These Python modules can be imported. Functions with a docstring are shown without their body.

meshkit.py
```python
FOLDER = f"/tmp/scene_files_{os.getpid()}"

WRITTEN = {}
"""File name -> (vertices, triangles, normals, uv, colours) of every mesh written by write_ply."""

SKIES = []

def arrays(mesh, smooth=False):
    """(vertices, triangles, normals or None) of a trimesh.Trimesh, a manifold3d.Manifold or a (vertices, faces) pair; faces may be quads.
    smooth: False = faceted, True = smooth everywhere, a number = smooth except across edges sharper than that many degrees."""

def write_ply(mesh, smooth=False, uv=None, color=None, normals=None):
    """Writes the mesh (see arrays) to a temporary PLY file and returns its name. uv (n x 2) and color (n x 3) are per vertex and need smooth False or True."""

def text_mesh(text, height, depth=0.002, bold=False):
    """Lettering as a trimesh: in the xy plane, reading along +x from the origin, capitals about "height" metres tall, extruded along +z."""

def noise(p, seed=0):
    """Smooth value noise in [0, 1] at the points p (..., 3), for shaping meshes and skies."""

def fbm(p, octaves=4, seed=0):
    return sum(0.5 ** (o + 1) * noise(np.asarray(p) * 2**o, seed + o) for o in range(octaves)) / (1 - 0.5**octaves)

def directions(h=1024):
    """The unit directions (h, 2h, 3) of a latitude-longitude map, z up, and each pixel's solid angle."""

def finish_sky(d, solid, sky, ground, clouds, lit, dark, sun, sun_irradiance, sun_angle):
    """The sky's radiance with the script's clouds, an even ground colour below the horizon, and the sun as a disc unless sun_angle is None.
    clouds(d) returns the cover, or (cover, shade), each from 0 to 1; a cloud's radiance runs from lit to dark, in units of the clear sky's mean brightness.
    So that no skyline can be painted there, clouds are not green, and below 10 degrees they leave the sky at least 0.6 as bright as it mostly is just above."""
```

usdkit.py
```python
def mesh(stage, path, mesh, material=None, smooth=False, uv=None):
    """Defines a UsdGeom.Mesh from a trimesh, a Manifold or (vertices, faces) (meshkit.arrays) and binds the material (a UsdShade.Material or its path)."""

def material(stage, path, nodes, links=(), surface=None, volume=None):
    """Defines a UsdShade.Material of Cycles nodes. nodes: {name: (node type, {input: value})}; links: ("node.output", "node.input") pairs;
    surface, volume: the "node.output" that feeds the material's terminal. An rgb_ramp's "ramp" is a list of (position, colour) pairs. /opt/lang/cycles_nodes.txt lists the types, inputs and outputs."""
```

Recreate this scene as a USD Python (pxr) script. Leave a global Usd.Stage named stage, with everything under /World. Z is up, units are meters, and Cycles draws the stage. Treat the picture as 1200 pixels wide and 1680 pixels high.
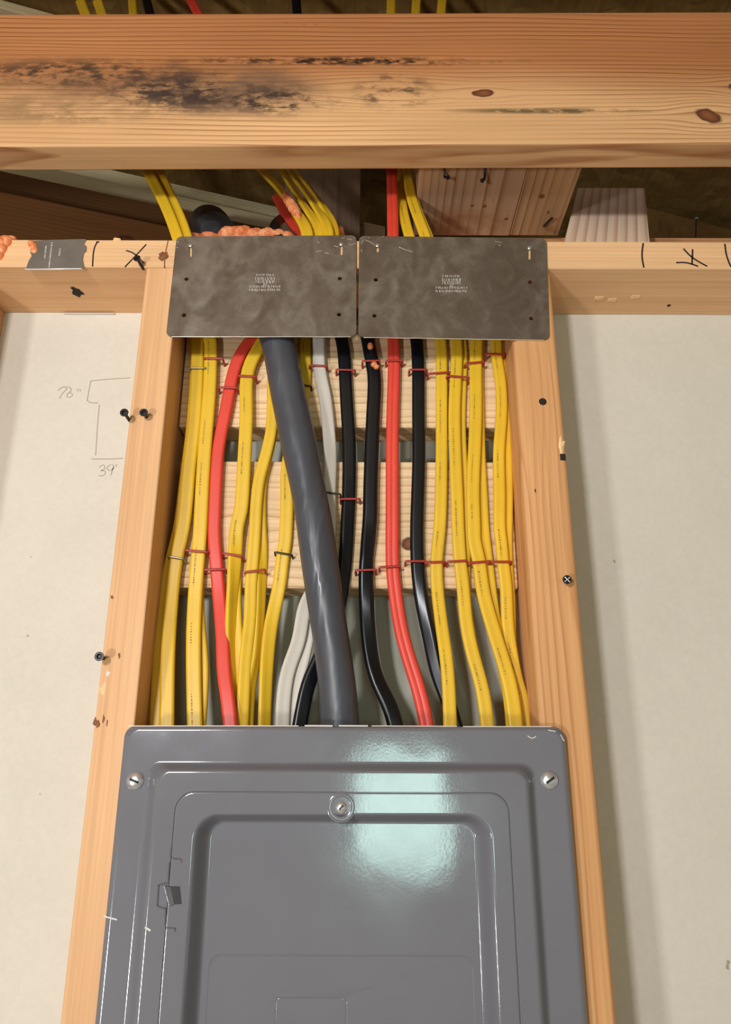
import math, random
import numpy as np, trimesh, usdkit, meshkit
import manifold3d as m3
from pxr import Usd, UsdGeom, UsdLux, Gf, Sdf, UsdShade, Vt
from scipy.interpolate import CubicSpline

random.seed(7); RNG = np.random.default_rng(7)
stage = Usd.Stage.CreateInMemory()
UsdGeom.SetStageUpAxis(stage, UsdGeom.Tokens.z); UsdGeom.SetStageMetersPerUnit(stage, 1.0)
UsdGeom.Xform.Define(stage, '/World'); UsdGeom.Scope.Define(stage, '/World/Looks')

# ------------------------------------------------------------------ camera
FPX, PITCH, ROLL = 1262.0, math.radians(19.1), math.radians(0.19)
CAM = np.array([0, 0, 1.5])
_f = np.array([0, math.cos(PITCH), math.sin(PITCH)]); _u = np.array([0, -math.sin(PITCH), math.cos(PITCH)]); _r = np.array([1.0, 0, 0])
RGT = math.cos(ROLL)*_r + math.sin(ROLL)*_u; UPV = math.cos(ROLL)*_u - math.sin(ROLL)*_r; FWD = _f
cam = UsdGeom.Camera.Define(stage, '/World/camera')
M = Gf.Matrix4d(); M.SetRow(0, Gf.Vec4d(*RGT, 0)); M.SetRow(1, Gf.Vec4d(*UPV, 0)); M.SetRow(2, Gf.Vec4d(*(-FWD), 0)); M.SetRow(3, Gf.Vec4d(*CAM, 1))
cam.AddTransformOp().Set(M)
cam.CreateHorizontalApertureAttr(36.0); cam.CreateVerticalApertureAttr(36.0*1.4); cam.CreateFocalLengthAttr(FPX/1200*36.0)
cam.CreateClippingRangeAttr(Gf.Vec2f(0.01, 100)); cam.CreateExposureAttr(0.0)

# ------------------------------------------------------------------ light
def rect_light(name, pos, target, w, h, color, power):
    l = UsdLux.RectLight.Define(stage, '/World/' + name)
    d = np.array(target, float) - np.array(pos, float); d /= np.linalg.norm(d)
    x = np.cross(d, [0, 0, 1.0]); x /= np.linalg.norm(x); y = np.cross(x, d)
    m = Gf.Matrix4d(); m.SetRow(0, Gf.Vec4d(*x, 0)); m.SetRow(1, Gf.Vec4d(*y, 0)); m.SetRow(2, Gf.Vec4d(*(-d), 0)); m.SetRow(3, Gf.Vec4d(*pos, 1))
    l.AddTransformOp().Set(m); l.CreateWidthAttr(w); l.CreateHeightAttr(h)
    l.CreateColorAttr(Gf.Vec3f(*color)); l.CreateIntensityAttr(power)
rect_light('work_light', (-1.04, -.76, 1.02), (0, .7, 1.8), .14, .18, (1.0, .99, 1.03), 156)
rect_light('work_light_001', (-.56, -.77, 1.84), (0, .7, 1.7), .13, .18, (1.0, .99, 1.03), 190)
rect_light('window_daylight', (.20, -3.0, 1.34), (.05, .7, 1.45), .46, .60, (.66, 1.0, .90), 10)
dome = UsdLux.DomeLight.Define(stage, '/World/ambient'); dome.CreateColorAttr(Gf.Vec3f(1.0, .93, .82)); dome.CreateIntensityAttr(.13)

# ------------------------------------------------------------------ unprojection and small helpers
def ray(px, py): return FWD + (px-600)/FPX*RGT - (py-840)/FPX*UPV
def P(px, py, Y):
    d = ray(px, py); return CAM + d*(Y/d[1])
def PH(px, py, H):
    d = ray(px, py); return CAM + d*(H/d[2])
def pxm(px, py, Y):                                   # pixels per metre at that point
    return FPX/np.dot(P(px, py, Y)-CAM, FWD)
F, B = .715, .804                                     # stud front plane, stud back plane
BF = .766                                             # front of the backing boards

used = {}
def uniq(parent, name):
    k = (parent, name); n = used.get(k, 0); used[k] = n+1
    return name if n == 0 else f'{name}_{n:03d}'
def path_of(parent, name):
    p = str(parent.GetPath()) if parent is not None else '/World'
    return f'{p}/{uniq(p, name)}'
def tag(prim, label=None, cat=None, group=None, kind=None):
    for k, v in (('label', label), ('category', cat), ('group', group), ('kind', kind)):
        if v: prim.SetCustomDataByKey(k, v)
    return prim
def obj(name, mesh, mat, parent=None, label=None, cat=None, group=None, kind=None, smooth=30):
    m = usdkit.mesh(stage, path_of(parent, name), mesh, mat, smooth=smooth)
    return tag(m.GetPrim(), label, cat, group, kind)
def thing(name, label, cat, group=None):
    return tag(UsdGeom.Xform.Define(stage, path_of(None, name)).GetPrim(), label, cat, group)

_sph = m3.Manifold.sphere(1.0, 16)
def hull(pts, r):                                     # rounded convex solid on corner points
    return m3.Manifold.batch_hull([_sph.scale((r, r, r)).translate(tuple(map(float, p))) for p in pts])
def rbox(lo, hi, r=.0015):
    lo, hi = np.minimum(lo, hi)+r, np.maximum(lo, hi)-r
    return hull([(x, y, z) for x in (lo[0], hi[0]) for y in (lo[1], hi[1]) for z in (lo[2], hi[2])], r)
def mbox(lo, hi):
    lo, hi = np.array(lo, float), np.array(hi, float)
    return m3.Manifold.cube(tuple(hi-lo)).translate(tuple(lo))
def tri(man):
    m = man.to_mesh(); return trimesh.Trimesh(m.vert_properties[:, :3], m.tri_verts, process=False)
def join(ms): return trimesh.util.concatenate([tri(m) if hasattr(m, 'to_mesh') else m for m in ms])
def spline(pts, n):
    pts = np.array(pts, float); t = np.r_[0, np.cumsum(np.linalg.norm(np.diff(pts, axis=0), axis=1)**.7)]
    s = np.interp(np.linspace(0, 1, n), np.linspace(0, 1, len(t)), t) if False else np.linspace(0, t[-1], n)
    from scipy.interpolate import PchipInterpolator
    return CubicSpline(t, pts, bc_type='natural')(s), s/t[-1]
def sweep(pts, prof, normal=(0, -1, 0), twist=None, scale=None, cap=True):
    """prof (k,2): first coordinate across, second along the normal."""
    pts = np.asarray(pts, float); n = len(pts); k = len(prof)
    T = np.gradient(pts, axis=0); T /= np.linalg.norm(T, axis=1, keepdims=True)
    N0 = np.array(normal, float); V = []
    for i in range(n):
        W = np.cross(T[i], N0); W /= np.linalg.norm(W); N = np.cross(W, T[i])
        a = 0 if twist is None else twist[i]
        W, N = W*math.cos(a)+N*math.sin(a), N*math.cos(a)-W*math.sin(a)
        s = 1 if scale is None else scale[i]
        V.append(pts[i] + s*(prof[:, :1]*W + prof[:, 1:]*N))
    V = np.concatenate(V); Fc = []
    for i in range(n-1):
        for j in range(k):
            a, b = i*k+j, i*k+(j+1) % k
            Fc += [[a, b, b+k], [a, b+k, a+k]]
    if cap:
        V = np.vstack([V, pts[0], pts[-1]])
        for j in range(k):
            Fc += [[n*k, (j+1) % k, j], [n*k+1, (n-1)*k+j, (n-1)*k+(j+1) % k]]
    m = trimesh.Trimesh(V, np.array(Fc), process=False)
    if m.volume < 0: m.invert()
    return m
def circ(r, k=12):
    a = np.linspace(0, 2*math.pi, k, endpoint=False); return np.stack([r*np.cos(a), r*np.sin(a)], 1)
def tube(pts, r, k=10, n=None):
    pts = np.asarray(pts, float)
    if n: pts, _ = spline(pts, n)
    T = pts[-1]-pts[0]; nrm = (0, -1, 0) if abs(T[1]) < .9*np.linalg.norm(T) else (0, 0, 1)
    return sweep(pts, circ(r, k), nrm)
def lathe(profile, k=24):                             # (r, h) about +z
    return trimesh.creation.revolve(np.array(profile, float), sections=k)
def orient(m, pos, axis=(0, -1, 0)):                  # puts +z of the mesh along axis at pos
    m = m.copy(); m.apply_transform(trimesh.geometry.align_vectors([0, 0, 1], np.array(axis, float)/np.linalg.norm(axis))); m.apply_translation(pos); return m
def strokes(lines, Y, w, t=.0002):                    # pixel polylines drawn as flat ribbons on the plane y = Y, facing the room
    out = []
    for ln in lines:
        p = [P(x, y, Y-t/2) for x, y in ln]
        if len(p) > 2: p, _ = spline(p, 5*len(p))
        out.append(sweep(p, np.array([[-w/2, -t/2], [w/2, -t/2], [w/2, t/2], [-w/2, t/2]])))
    return join(out)

# ------------------------------------------------------------------ materials
def S(r, g, b):                                       # sRGB 0..255 to linear
    return tuple(((c/255+.055)/1.055)**2.4 if c > 10 else c/255/12.92 for c in (r, g, b))
class G:
    def __init__(s): s.n, s.l, s.c = {}, [], 0
    def add(s, kind, out, inputs=None, **links):
        s.c += 1; nm = f'n{s.c}'; s.n[nm] = (kind, inputs or {})
        for k, v in links.items(): s.l.append((v, f'{nm}.{k}'))
        return f'{nm}.{out}'
    def coord(s): return s.add('texture_coordinate', 'object')
    def map(s, v, scale=(1, 1, 1), loc=(0, 0, 0), rot=(0, 0, 0)): return s.add('mapping', 'vector', {'scale': scale, 'location': loc, 'rotation': rot}, vector=v)
    def noise(s, v, scale, detail=2, rough=.5, dist=0, out='fac'): return s.add('noise_texture', out, {'scale': scale, 'detail': detail, 'roughness': rough, 'distortion': dist}, vector=v)
    def ramp(s, fac, stops): return s.add('rgb_ramp', 'color', {'ramp': stops}, fac=fac)
    def rng(s, v, a, b, c=0., d=1., kind='smoothstep'): return s.add('map_range', 'result', {'range_type': kind, 'from_min': a, 'from_max': b, 'to_min': c, 'to_max': d, 'clamp': True}, value=v)
    def math(s, op, a, b):
        i, l = {'math_type': op}, {}
        for k, v in (('value1', a), ('value2', b)):
            if isinstance(v, str): l[k] = v
            else: i[k] = v
        return s.add('math', 'value', i, **l)
    def mix(s, fac, a, b, kind='mix'):
        i, l = {'mix_type': kind}, {}
        for k, v in (('fac', fac), ('color1', a), ('color2', b)):
            if isinstance(v, str): l[k] = v
            else: i[k] = v
        return s.add('mix', 'color', i, **l)
    def vm(s, op, a, b=None, scale=None):
        i, l = {'math_type': op}, {}
        for k, v in (('vector1', a), ('vector2', b), ('scale', scale)):
            if v is None: continue
            if isinstance(v, str): l[k] = v
            else: i[k] = v
        return s.add('vector_math', 'value' if op in ('length', 'dot_product') else 'vector', i, **l)
    def done(s, name, color, rough=.5, bump=None, bdist=.0005, bstr=.5, **p):
        l = {}
        inp = dict(p)
        for k, v in (('base_color', color), ('roughness', rough)):
            if isinstance(v, str): l[k] = v
            else: inp[k] = v
        if bump: l['normal'] = s.add('bump', 'normal', {'distance': bdist, 'strength': bstr}, height=bump)
        o = s.add('principled_bsdf', 'BSDF', inp, **l)
        return usdkit.material(stage, '/World/Looks/'+name, s.n, s.l, surface=o)
def plain(name, color, rough=.5, var=.06, scale=60, **p):
    g = G(); v = g.coord(); n = g.noise(v, scale, 3)
    c = g.mix(1., g.ramp(n, [(.25, (1-var,)*3), (.75, (1+var,)*3)]), color, 'multiply')
    return g.done(name, c, rough, **p)

def wood(name, axis, light, dark, pith, spacing=.0045, dist=3.0, knots=(), tone=None, stain=(), fibre=.12, blotch=.12, rough=.62, contrast=1., rot=None, along=.07):
    """Sawn softwood: growth rings about a pith line, bowed round the knots. axis: grain direction."""
    g = G(); co = g.coord()
    if rot is not None: co = g.map(co, rot=rot)
    ai = 'xyz'.index(axis); perp = [0. if i == ai else 1. for i in range(3)]
    v = co; kmask = None; kring = None
    for kp, kr, stretch, ang, *warp_only in knots:
        d = g.vm('subtract', co, tuple(map(float, kp)))
        sc = [1/kr]*3; sc[ai] = 1/(kr*stretch); sc[1] = .2/kr
        e = g.map(d, scale=(1, 1, 1), rot=(0, ang, 0))
        L = g.vm('length', g.vm('multiply', e, tuple(sc)))
        wide = [1/(kr*3.2)]*3; wide[ai] = 1/(kr*stretch*4.0); wide[1] = .2/kr
        Lw = g.vm('length', g.vm('multiply', d, tuple(wide)))
        gw = g.rng(Lw, 0., 1., .82, 0.)
        v = g.vm('subtract', v, g.vm('scale', g.vm('multiply', d, tuple(perp)), scale=gw))
        nz = g.noise(g.map(co, scale=(90, 90, 90)), 1.0, 2)
        L2 = g.math('add', L, g.math('multiply', g.math('subtract', nz, .5), .5))
        m = g.rng(L2, .75, 1.05, 1., 0.)
        if warp_only: continue
        kmask = m if kmask is None else g.math('maximum', kmask, m)
        kring = L2 if kring is None else g.math('minimum', kring, L2)
    sc = [1., 1., 1.]; sc[ai] = along
    loc = [-p*s for p, s in zip(pith, sc)]
    mv = g.map(v, scale=tuple(sc), loc=tuple(loc))
    wv = g.add('wave_texture', 'fac', {'wave_type': 'rings', 'rings_direction': axis, 'profile': 'saw', 'scale': .314/spacing, 'distortion': dist, 'detail': 2., 'detail_scale': .2*spacing/.0045, 'detail_roughness': .55}, vector=mv)
    mid = tuple(a*.72+b*.28 for a, b in zip(light, dark))
    dk = tuple(l+(d-l)*contrast for l, d in zip(light, dark))
    c = g.ramp(wv, [(0, light), (.35, light), (.7, mid), (.93, dk), (1., mid)])
    s4 = [30., 30., 30.]; s4[ai] = 3.
    c = g.mix(g.rng(g.noise(g.map(co, scale=tuple(s4)), 1., 3, .6), .3, .68, .1, .85), c, tuple(a*.8+b*.2 for a, b in zip(light, dk)))
    s2 = [420., 420., 420.]; s2[ai] = 4.
    fib = g.noise(g.map(co, scale=tuple(s2)), 1., 3, .6)
    c = g.mix(1., c, g.ramp(fib, [(.3, (1-fibre,)*3), (.7, (1+fibre*.7,)*3)]), 'multiply')
    s3 = [9., 9., 9.]; s3[ai] = 2.2
    bl = g.noise(g.map(co, scale=tuple(s3), loc=(3.1, 1.7, .4)), 1., 3, .6)
    c = g.mix(1., c, g.ramp(bl, [(.3, (1-blotch, 1-blotch*1.25, 1-blotch*1.6)), (.7, (1+blotch*.6,)*3)]), 'multiply')
    if tone:                                          # heartwood: (axis index, low, high, colour factor at high)
        ti, t0, t1, tc = tone
        sx = g.add('separate_xyz', 'xyz'[ti], vector=co)
        wob = g.math('multiply', g.math('subtract', g.noise(g.map(co, scale=tuple(s3)), .8, 3), .5), .05)
        f = g.rng(g.math('add', sx, wob), t0, t1)
        c = g.mix(f, c, g.mix(1., c, tc, 'multiply'))
    if kmask:
        kc = g.ramp(g.math('multiply', kring, 1.), [(0., S(140, 90, 58)), (.45, S(128, 74, 44)), (.7, S(104, 60, 38)), (.95, S(66, 38, 26))])
        c = g.mix(kmask, c, kc)
    for sp, sr, scol, thr, fs, *wd in stain:               # mildew and water stains with a ragged shape of their own
        d = g.vm('multiply', g.vm('subtract', co, tuple(map(float, sp))), tuple(1/q for q in sr))
        n1 = g.noise(g.map(co, scale=(1, 1, 1) if axis != 'x' else (.45, 1, 1)), fs, 6, .68)
        n2 = g.noise(co, fs*.16, 3, .5)
        fall = g.rng(g.vm('length', d), .25, 1.05, 1., 0.)
        q = g.math('add', g.math('multiply', n1, .62), g.math('multiply', n2, .38))
        c = g.mix(g.math('multiply', g.rng(q, thr, thr+(wd[0] if wd else .13)), fall), c, scol)
    h = g.math('add', g.math('multiply', wv, -.06), g.math('multiply', fib, .8))
    return g.done(name, c, rough, bump=h, bdist=.0004, bstr=.35, specular_ior_level=.3)

K = {}
W0, W1 = S(232, 178, 112), S(196, 128, 66)
beam_r = .0
pt = lambda x, y, Y=.69: P(x, y, Y)
K['beam'] = wood('beam_wood', 'x', S(234, 188, 134), S(168, 110, 66), (0, .70, 1.5+.42), .0066, 11.0,
    knots=[(pt(793, 153), .0062, 2.3, 0.05), (pt(1163, 190), .0105, 1.7, -.45), (pt(1215, 142), .008, 1.8, 0.), (pt(640, 150), .012, 3., 0., 1)],
    tone=(2, 1.5+.735, 1.5+.805, (.63, .44, .33)), contrast=1.15, along=.13,
    stain=[(pt(300, 150), (.20, .5, .055), S(100, 76, 60), .32, 22, .35), (pt(80, 150), (.22, .5, .05), S(136, 100, 70), .38, 22, .35), (pt(400, 150), (.12, .5, .05), S(106, 82, 64), .32, 22, .3),
           (pt(300, 150), (.14, .5, .042), S(66, 50, 42), .43, 120, .12), (pt(285, 140), (.04, .5, .05), S(74, 58, 50), .36, 90, .25), (pt(120, 120), (.18, .5, .03), S(78, 56, 42), .44, 110), (pt(100, 180), (.15, .5, .03), S(160, 124, 84), .44, 60),
           (pt(450, 165), (.10, .5, .03), S(70, 54, 46), .46, 130), (pt(645, 150), (.06, .5, .035), S(58, 44, 38), .45, 90),
           (pt(560, 100), (.26, .5, .010), S(54, 34, 22), .43, 140), (pt(900, 182), (.15, .5, .006), S(110, 92, 60), .45, 60)], fibre=.10)
K['top'] = wood('top_plate_wood', 'x', S(236, 192, 142), S(212, 160, 112), (0, .83, 1.85), .012, 4.0, contrast=.5, blotch=.10)
K['stud_l'] = wood('left_stud_wood', 'z', S(232, 184, 134), S(206, 150, 98), (-.19, .86, 1.5), .008, 2.5, contrast=.6, blotch=.12)
K['stud_r'] = wood('right_stud_wood', 'z', S(226, 172, 116), S(188, 126, 74), (.20, .735, 1.5), .0052, 9., contrast=.9, along=.12,
    knots=[(P(866, 645, F), .012, 3.0, 0., 1)], blotch=.14)
K['stud_x'] = wood('far_stud_wood', 'z', S(206, 156, 110), S(180, 124, 80), (-.7, .86, 1.5), .006, 2.5, contrast=.6)
K['back1'] = wood('upper_backing_wood', 'x', S(240, 210, 166), S(196, 144, 92), (0, .70, 1.5+.60), .0075, 14., along=.22, knots=[(P(640, 575, BF), .012, 1.4, 0., 1), (P(440, 640, BF), .014, 1.5, .2, 1)], blotch=.12)
K['back2'] = wood('lower_backing_wood', 'x', S(241, 212, 168), S(194, 142, 90), (0, .70, 1.5+.41), .0075, 14., along=.22, knots=[(P(672, 892, BF), .008, 1.2, 0.), (P(850, 896, BF), .012, 2.6, 0., 1), (P(390, 870, BF), .014, 2., 0., 1)], blotch=.14)
K['brown'] = wood('shaded_brown_joist_wood', 'x', S(146, 100, 56), S(114, 74, 38), (0, .2, -.3), .006, 3.0, contrast=.7, knots=[((.19, 0, -.045), .012, 1.4, 0.)])  # brown deepened in the base colour to carry the shade of the gap
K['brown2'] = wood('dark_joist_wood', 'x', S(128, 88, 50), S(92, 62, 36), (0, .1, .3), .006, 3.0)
K['pale'] = wood('pale_board_wood', 'x', S(240, 224, 180), S(222, 200, 150), (0, .2, .3), .006, 2.5, blotch=.05)
K['plank'] = wood('overhead_plank_wood', 'y', S(212, 176, 140), S(150, 104, 70), (.2, 0, 2.30), .0075, 2.2, stain=[(PH(770, 372, .70), (.11, .05, .2), S(158, 96, 56), .34, 14, .3)], contrast=1.1)
K['plank2'] = wood('overhead_plank_wood_light', 'y', S(204, 166, 122), S(142, 98, 62), (.35, 0, 2.32), .0085, 2.2)
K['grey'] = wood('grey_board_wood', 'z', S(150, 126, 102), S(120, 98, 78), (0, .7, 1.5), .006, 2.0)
K['backplate'] = wood('back_plate_wood', 'x', S(206, 150, 104), S(170, 114, 70), (0, .9, 2.3), .006, 2.0)

g = G(); v = g.coord()                                 # oriented strand board
vo = g.add('voronoi_texture', 'color', {'scale': 24., 'randomness': 1.}, vector=g.map(g.vm('add', v, g.vm('scale', g.noise(v, 9., 2, out='color'), scale=.05)), scale=(1, 2.2, 1)))
c = g.ramp(g.add('rgb_to_bw', 'val', color=vo), [(.2, S(146, 112, 56)), (.5, S(156, 121, 62)), (.8, S(168, 134, 74))])
c = g.mix(1., c, g.ramp(g.noise(g.map(v, scale=(60, 12, 30)), 2., 3), [(.3, (.75,)*3), (.7, (1.1,)*3)]), 'multiply')
K['osb'] = g.done('strand_board', c, .7)

g = G(); v = g.coord()                                 # drywall paper
c = g.mix(1., g.ramp(g.noise(v, 7., 4, .6), [(.3, (.95, .95, .94)), (.7, (1.03, 1.03, 1.03))]), S(217, 211, 195), 'multiply')
c = g.mix(1., c, g.ramp(g.noise(v, 160., 3, .6), [(.3, (.97,)*3), (.7, (1.02,)*3)]), 'multiply')
spk = g.rng(g.noise(v, 46., 2, .5), .735, .765)
c = g.mix(spk, c, S(168, 154, 128))
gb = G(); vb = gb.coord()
K['bay'] = gb.done('grey_green_drywall', gb.mix(1., gb.ramp(gb.noise(vb, 7., 4, .6), [(.3, (.95,)*3), (.7, (1.03,)*3)]), S(176, 176, 160), 'multiply'), .6)  # drywall between the studs, toned darker and greyer than beside them
K['drywall'] = g.done('drywall_paper', c, .75, bump=g.noise(v, 500., 3), bdist=.0003, bstr=.25, specular_ior_level=.25)

g = G(); v = g.coord()                                 # oily galvanised steel
n1 = g.noise(g.map(v, scale=(1.2, 1, .8)), 26., 3, .5, 1.2); n2 = g.noise(v, 80., 4, .6, .6)
q = g.math('add', g.math('multiply', n1, .7), g.math('multiply', n2, .3))
c = g.ramp(q, [(.34, S(112, 100, 86)), (.48, S(128, 119, 108)), (.60, S(152, 147, 139)), (.72, S(172, 169, 164))])
K['steel'] = g.done('oiled_steel', c, g.rng(q, .35, .65, .48, .36), metallic=.8)
K['steel_edge'] = plain('bare_steel_and_glint', S(225, 222, 214), .35, metallic=.9)
K['guard'] = plain('galvanised_steel', S(150, 150, 148), .38, .14, 40, metallic=.85)
K['print'] = plain('white_print', S(214, 208, 198), .6)
g = G(); v = g.coord()
c = g.mix(1., g.ramp(g.noise(v, 12., 3), [(.3, (.96,)*3), (.7, (1.03,)*3)]), S(112, 112, 116), 'multiply')
K['panel'] = g.done('grey_enamel', c, g.rng(g.noise(v, 20., 3), .3, .7, .085, .13), bump=g.math('add', g.noise(v, 420., 2), g.math('multiply', g.noise(v, 15., 2), 20.)), bdist=.0002, bstr=.085, specular_ior_level=.9)
K['seam'] = plain('seam_dark', S(70, 69, 71), .6)
K['chip'] = plain('pale_mark', S(214, 204, 192), .5)
K['zinc'] = plain('zinc_screw', S(206, 205, 202), .28, metallic=.7)
K['slot'] = plain('slot_dark', S(30, 28, 26), .6)
K['black_screw'] = plain('black_phosphate', S(36, 33, 31), .42, metallic=.3)
K['bright'] = plain('driver_recess_glint', S(230, 228, 220), .3, metallic=.6)  # painted glint for the cross in the screw head
def jacket(name, col, rough=.44, var=.06):
    g = G(); v = g.coord()
    c = g.mix(1., g.ramp(g.noise(v, 22., 4, .6), [(.3, (1-var,)*3), (.7, (1+var,)*3)]), col, 'multiply')
    return g.done(name, c, rough, bump=g.noise(g.map(v, scale=(1, 1, .15)), 420., 2), bdist=.0002, bstr=.2)
K['yellow'] = jacket('yellow_jacket', S(230, 186, 40))
K['red'] = jacket('red_jacket', S(225, 70, 50))
K['white'] = jacket('white_jacket', S(206, 198, 184))
K['black'] = jacket('black_jacket', S(13, 16, 20), .30)
g = G(); v = g.coord()
K['conduit'] = g.done('grey_conduit_plastic', g.mix(1., g.ramp(g.noise(v, 22., 4), [(.3, (.92,)*3), (.7, (1.08,)*3)]), S(72, 74, 79), 'multiply'), g.rng(g.noise(v, 30., 2), .3, .7, .30, .42), bump=g.noise(g.map(v, scale=(1, 1, .35)), 34., 2, .5, .6), bdist=.006, bstr=.55)
K['pipe'] = jacket('dark_pipe_plastic', S(58, 54, 50), .4)
K['print_dark'] = plain('jacket_print', S(160, 126, 36), .6)
K['staple_red'] = plain('red_staple', S(168, 52, 44), .4)
K['staple_grey'] = plain('wire_staple', S(158, 150, 136), .35, metallic=.7)
K['staple_black'] = plain('dark_staple', S(54, 50, 40), .4, metallic=.4)
g = G(); v = g.coord()
c = g.ramp(g.noise(v, 90., 4, .6), [(.3, S(206, 96, 48)), (.5, S(232, 134, 80)), (.7, S(250, 180, 132))])
K['foam'] = g.done('orange_foam', c, .6, bump=g.noise(v, 260., 4), bdist=.001, bstr=.5, subsurface_weight=.15, subsurface_scale=.004)
K['ink'] = plain('marker_ink', S(46, 36, 32), .7)
K['pencil'] = plain('pencil_graphite', S(170, 162, 142), .6)
K['hole'] = plain('hole_dark', S(34, 24, 16), .8)
K['gash'] = plain('splintered_wood', S(242, 200, 146), .7, .2, 300)
K['dark_wood'] = plain('bruised_wood', S(128, 78, 42), .7, .3, 300)
K['concrete'] = plain('concrete', S(218, 213, 206), .8, .06, 6)

# ------------------------------------------------------------------ the setting
HP0, HP1 = 1.5+.533, 1.5+.533+.0365                   # top plate bottom and top
xlo, xli = P(232, 513, F)[0], P(254, 850, F)[0]
xro, xri = P(910, 513, F)[0], P(866, 900, F)[0]
obj('wall_back', trimesh.util.concatenate([tri(mbox((-2.2, B, 0), (xli-.018, B+.0125, HP1-.005))), tri(mbox((xri+.018, B, 0), (2.2, B+.0125, HP1-.005)))]), K['drywall'], kind='structure')
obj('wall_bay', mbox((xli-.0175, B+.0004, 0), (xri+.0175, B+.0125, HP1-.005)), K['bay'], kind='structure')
wall = stage.GetPrimAtPath('/World/wall_back')
pl = [[(149, 625), (180, 622), (214, 620)], [(149, 625), (143, 657)], [(143, 657), (148, 660), (161, 661)], [(163, 664), (160, 700), (157, 747)], [(150, 753), (180, 753), (202, 752)],
      [(95, 641), (104, 635), (110, 636), (103, 645), (98, 654)], [(112, 634), (117, 640), (110, 648), (113, 652), (119, 648), (114, 644)], [(127, 638), (128, 642)], [(131, 638), (132, 642)],
      [(163, 767), (170, 763), (172, 768), (166, 772)], [(166, 772), (173, 774), (170, 780), (162, 780)], [(182, 762), (176, 768), (181, 772), (187, 766), (184, 762)], [(186, 766), (182, 780)], [(191, 761), (191, 766)]]
obj('pencil_mark', strokes(pl, B, .0011), K['pencil'], wall, label='pencilled cut-out outline with handwritten sizes')
obj('ceiling', mbox((-2.6, .6, 1.5+1.15), (2.6, 3.2, 1.5+1.17)), K['osb'], kind='structure')
obj('ceiling', mbox((-3.5, -4.0, 1.5+.935), (3.5, .655, 1.5+.96)), K['osb'], kind='structure')  # unseen front ceiling, set low to keep lamp light off cables above the beam
obj('wall_far', mbox((-2.6, 3.2, 0), (2.6, 3.24, 1.5+1.2)), K['osb'], kind='structure')
obj('shade_wall_left', mbox((-2.64, .9, 0), (-2.6, 3.2, 1.5+1.2)), K['osb'], kind='structure')  # unseen side wall, added to stop ambient light behind the gap
obj('shade_wall_right', mbox((2.6, .9, 0), (2.64, 3.2, 1.5+1.2)), K['osb'], kind='structure')  # opposite side, likewise added to darken the space behind the gap
obj('floor', mbox((-3.5, -4.0, -.05), (3.5, 3.2, 0)), K['concrete'], kind='structure')
obj('trim_1', rbox(P(104, 513, B-.003)*np.array([1, 1, 1]), P(189, 516.5, B-.0004), .0003), K['chip'], kind='structure')

# ------------------------------------------------------------------ lumber
def board_pts(front, thick, r):                       # rounded solid from a front outline (4 points) pushed back along +y
    f = np.array(front); c = f.mean(0)
    q = f + (c-f)/np.linalg.norm(c-f, axis=1, keepdims=True)*r*1.2; q[:, 1] = f[:, 1]+r
    bk = q.copy(); bk[:, 1] = f[:, 1]+thick-r
    return hull(list(q)+list(bk), r)
def through(px1, py1, px2, py2, Y, x):                # point with that x on the line seen through two pixels, in the plane y = Y
    a, b = P(px1, py1, Y), P(px2, py2, Y); t = (x-a[0])/(b[0]-a[0]); return a+(b-a)*t
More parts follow.
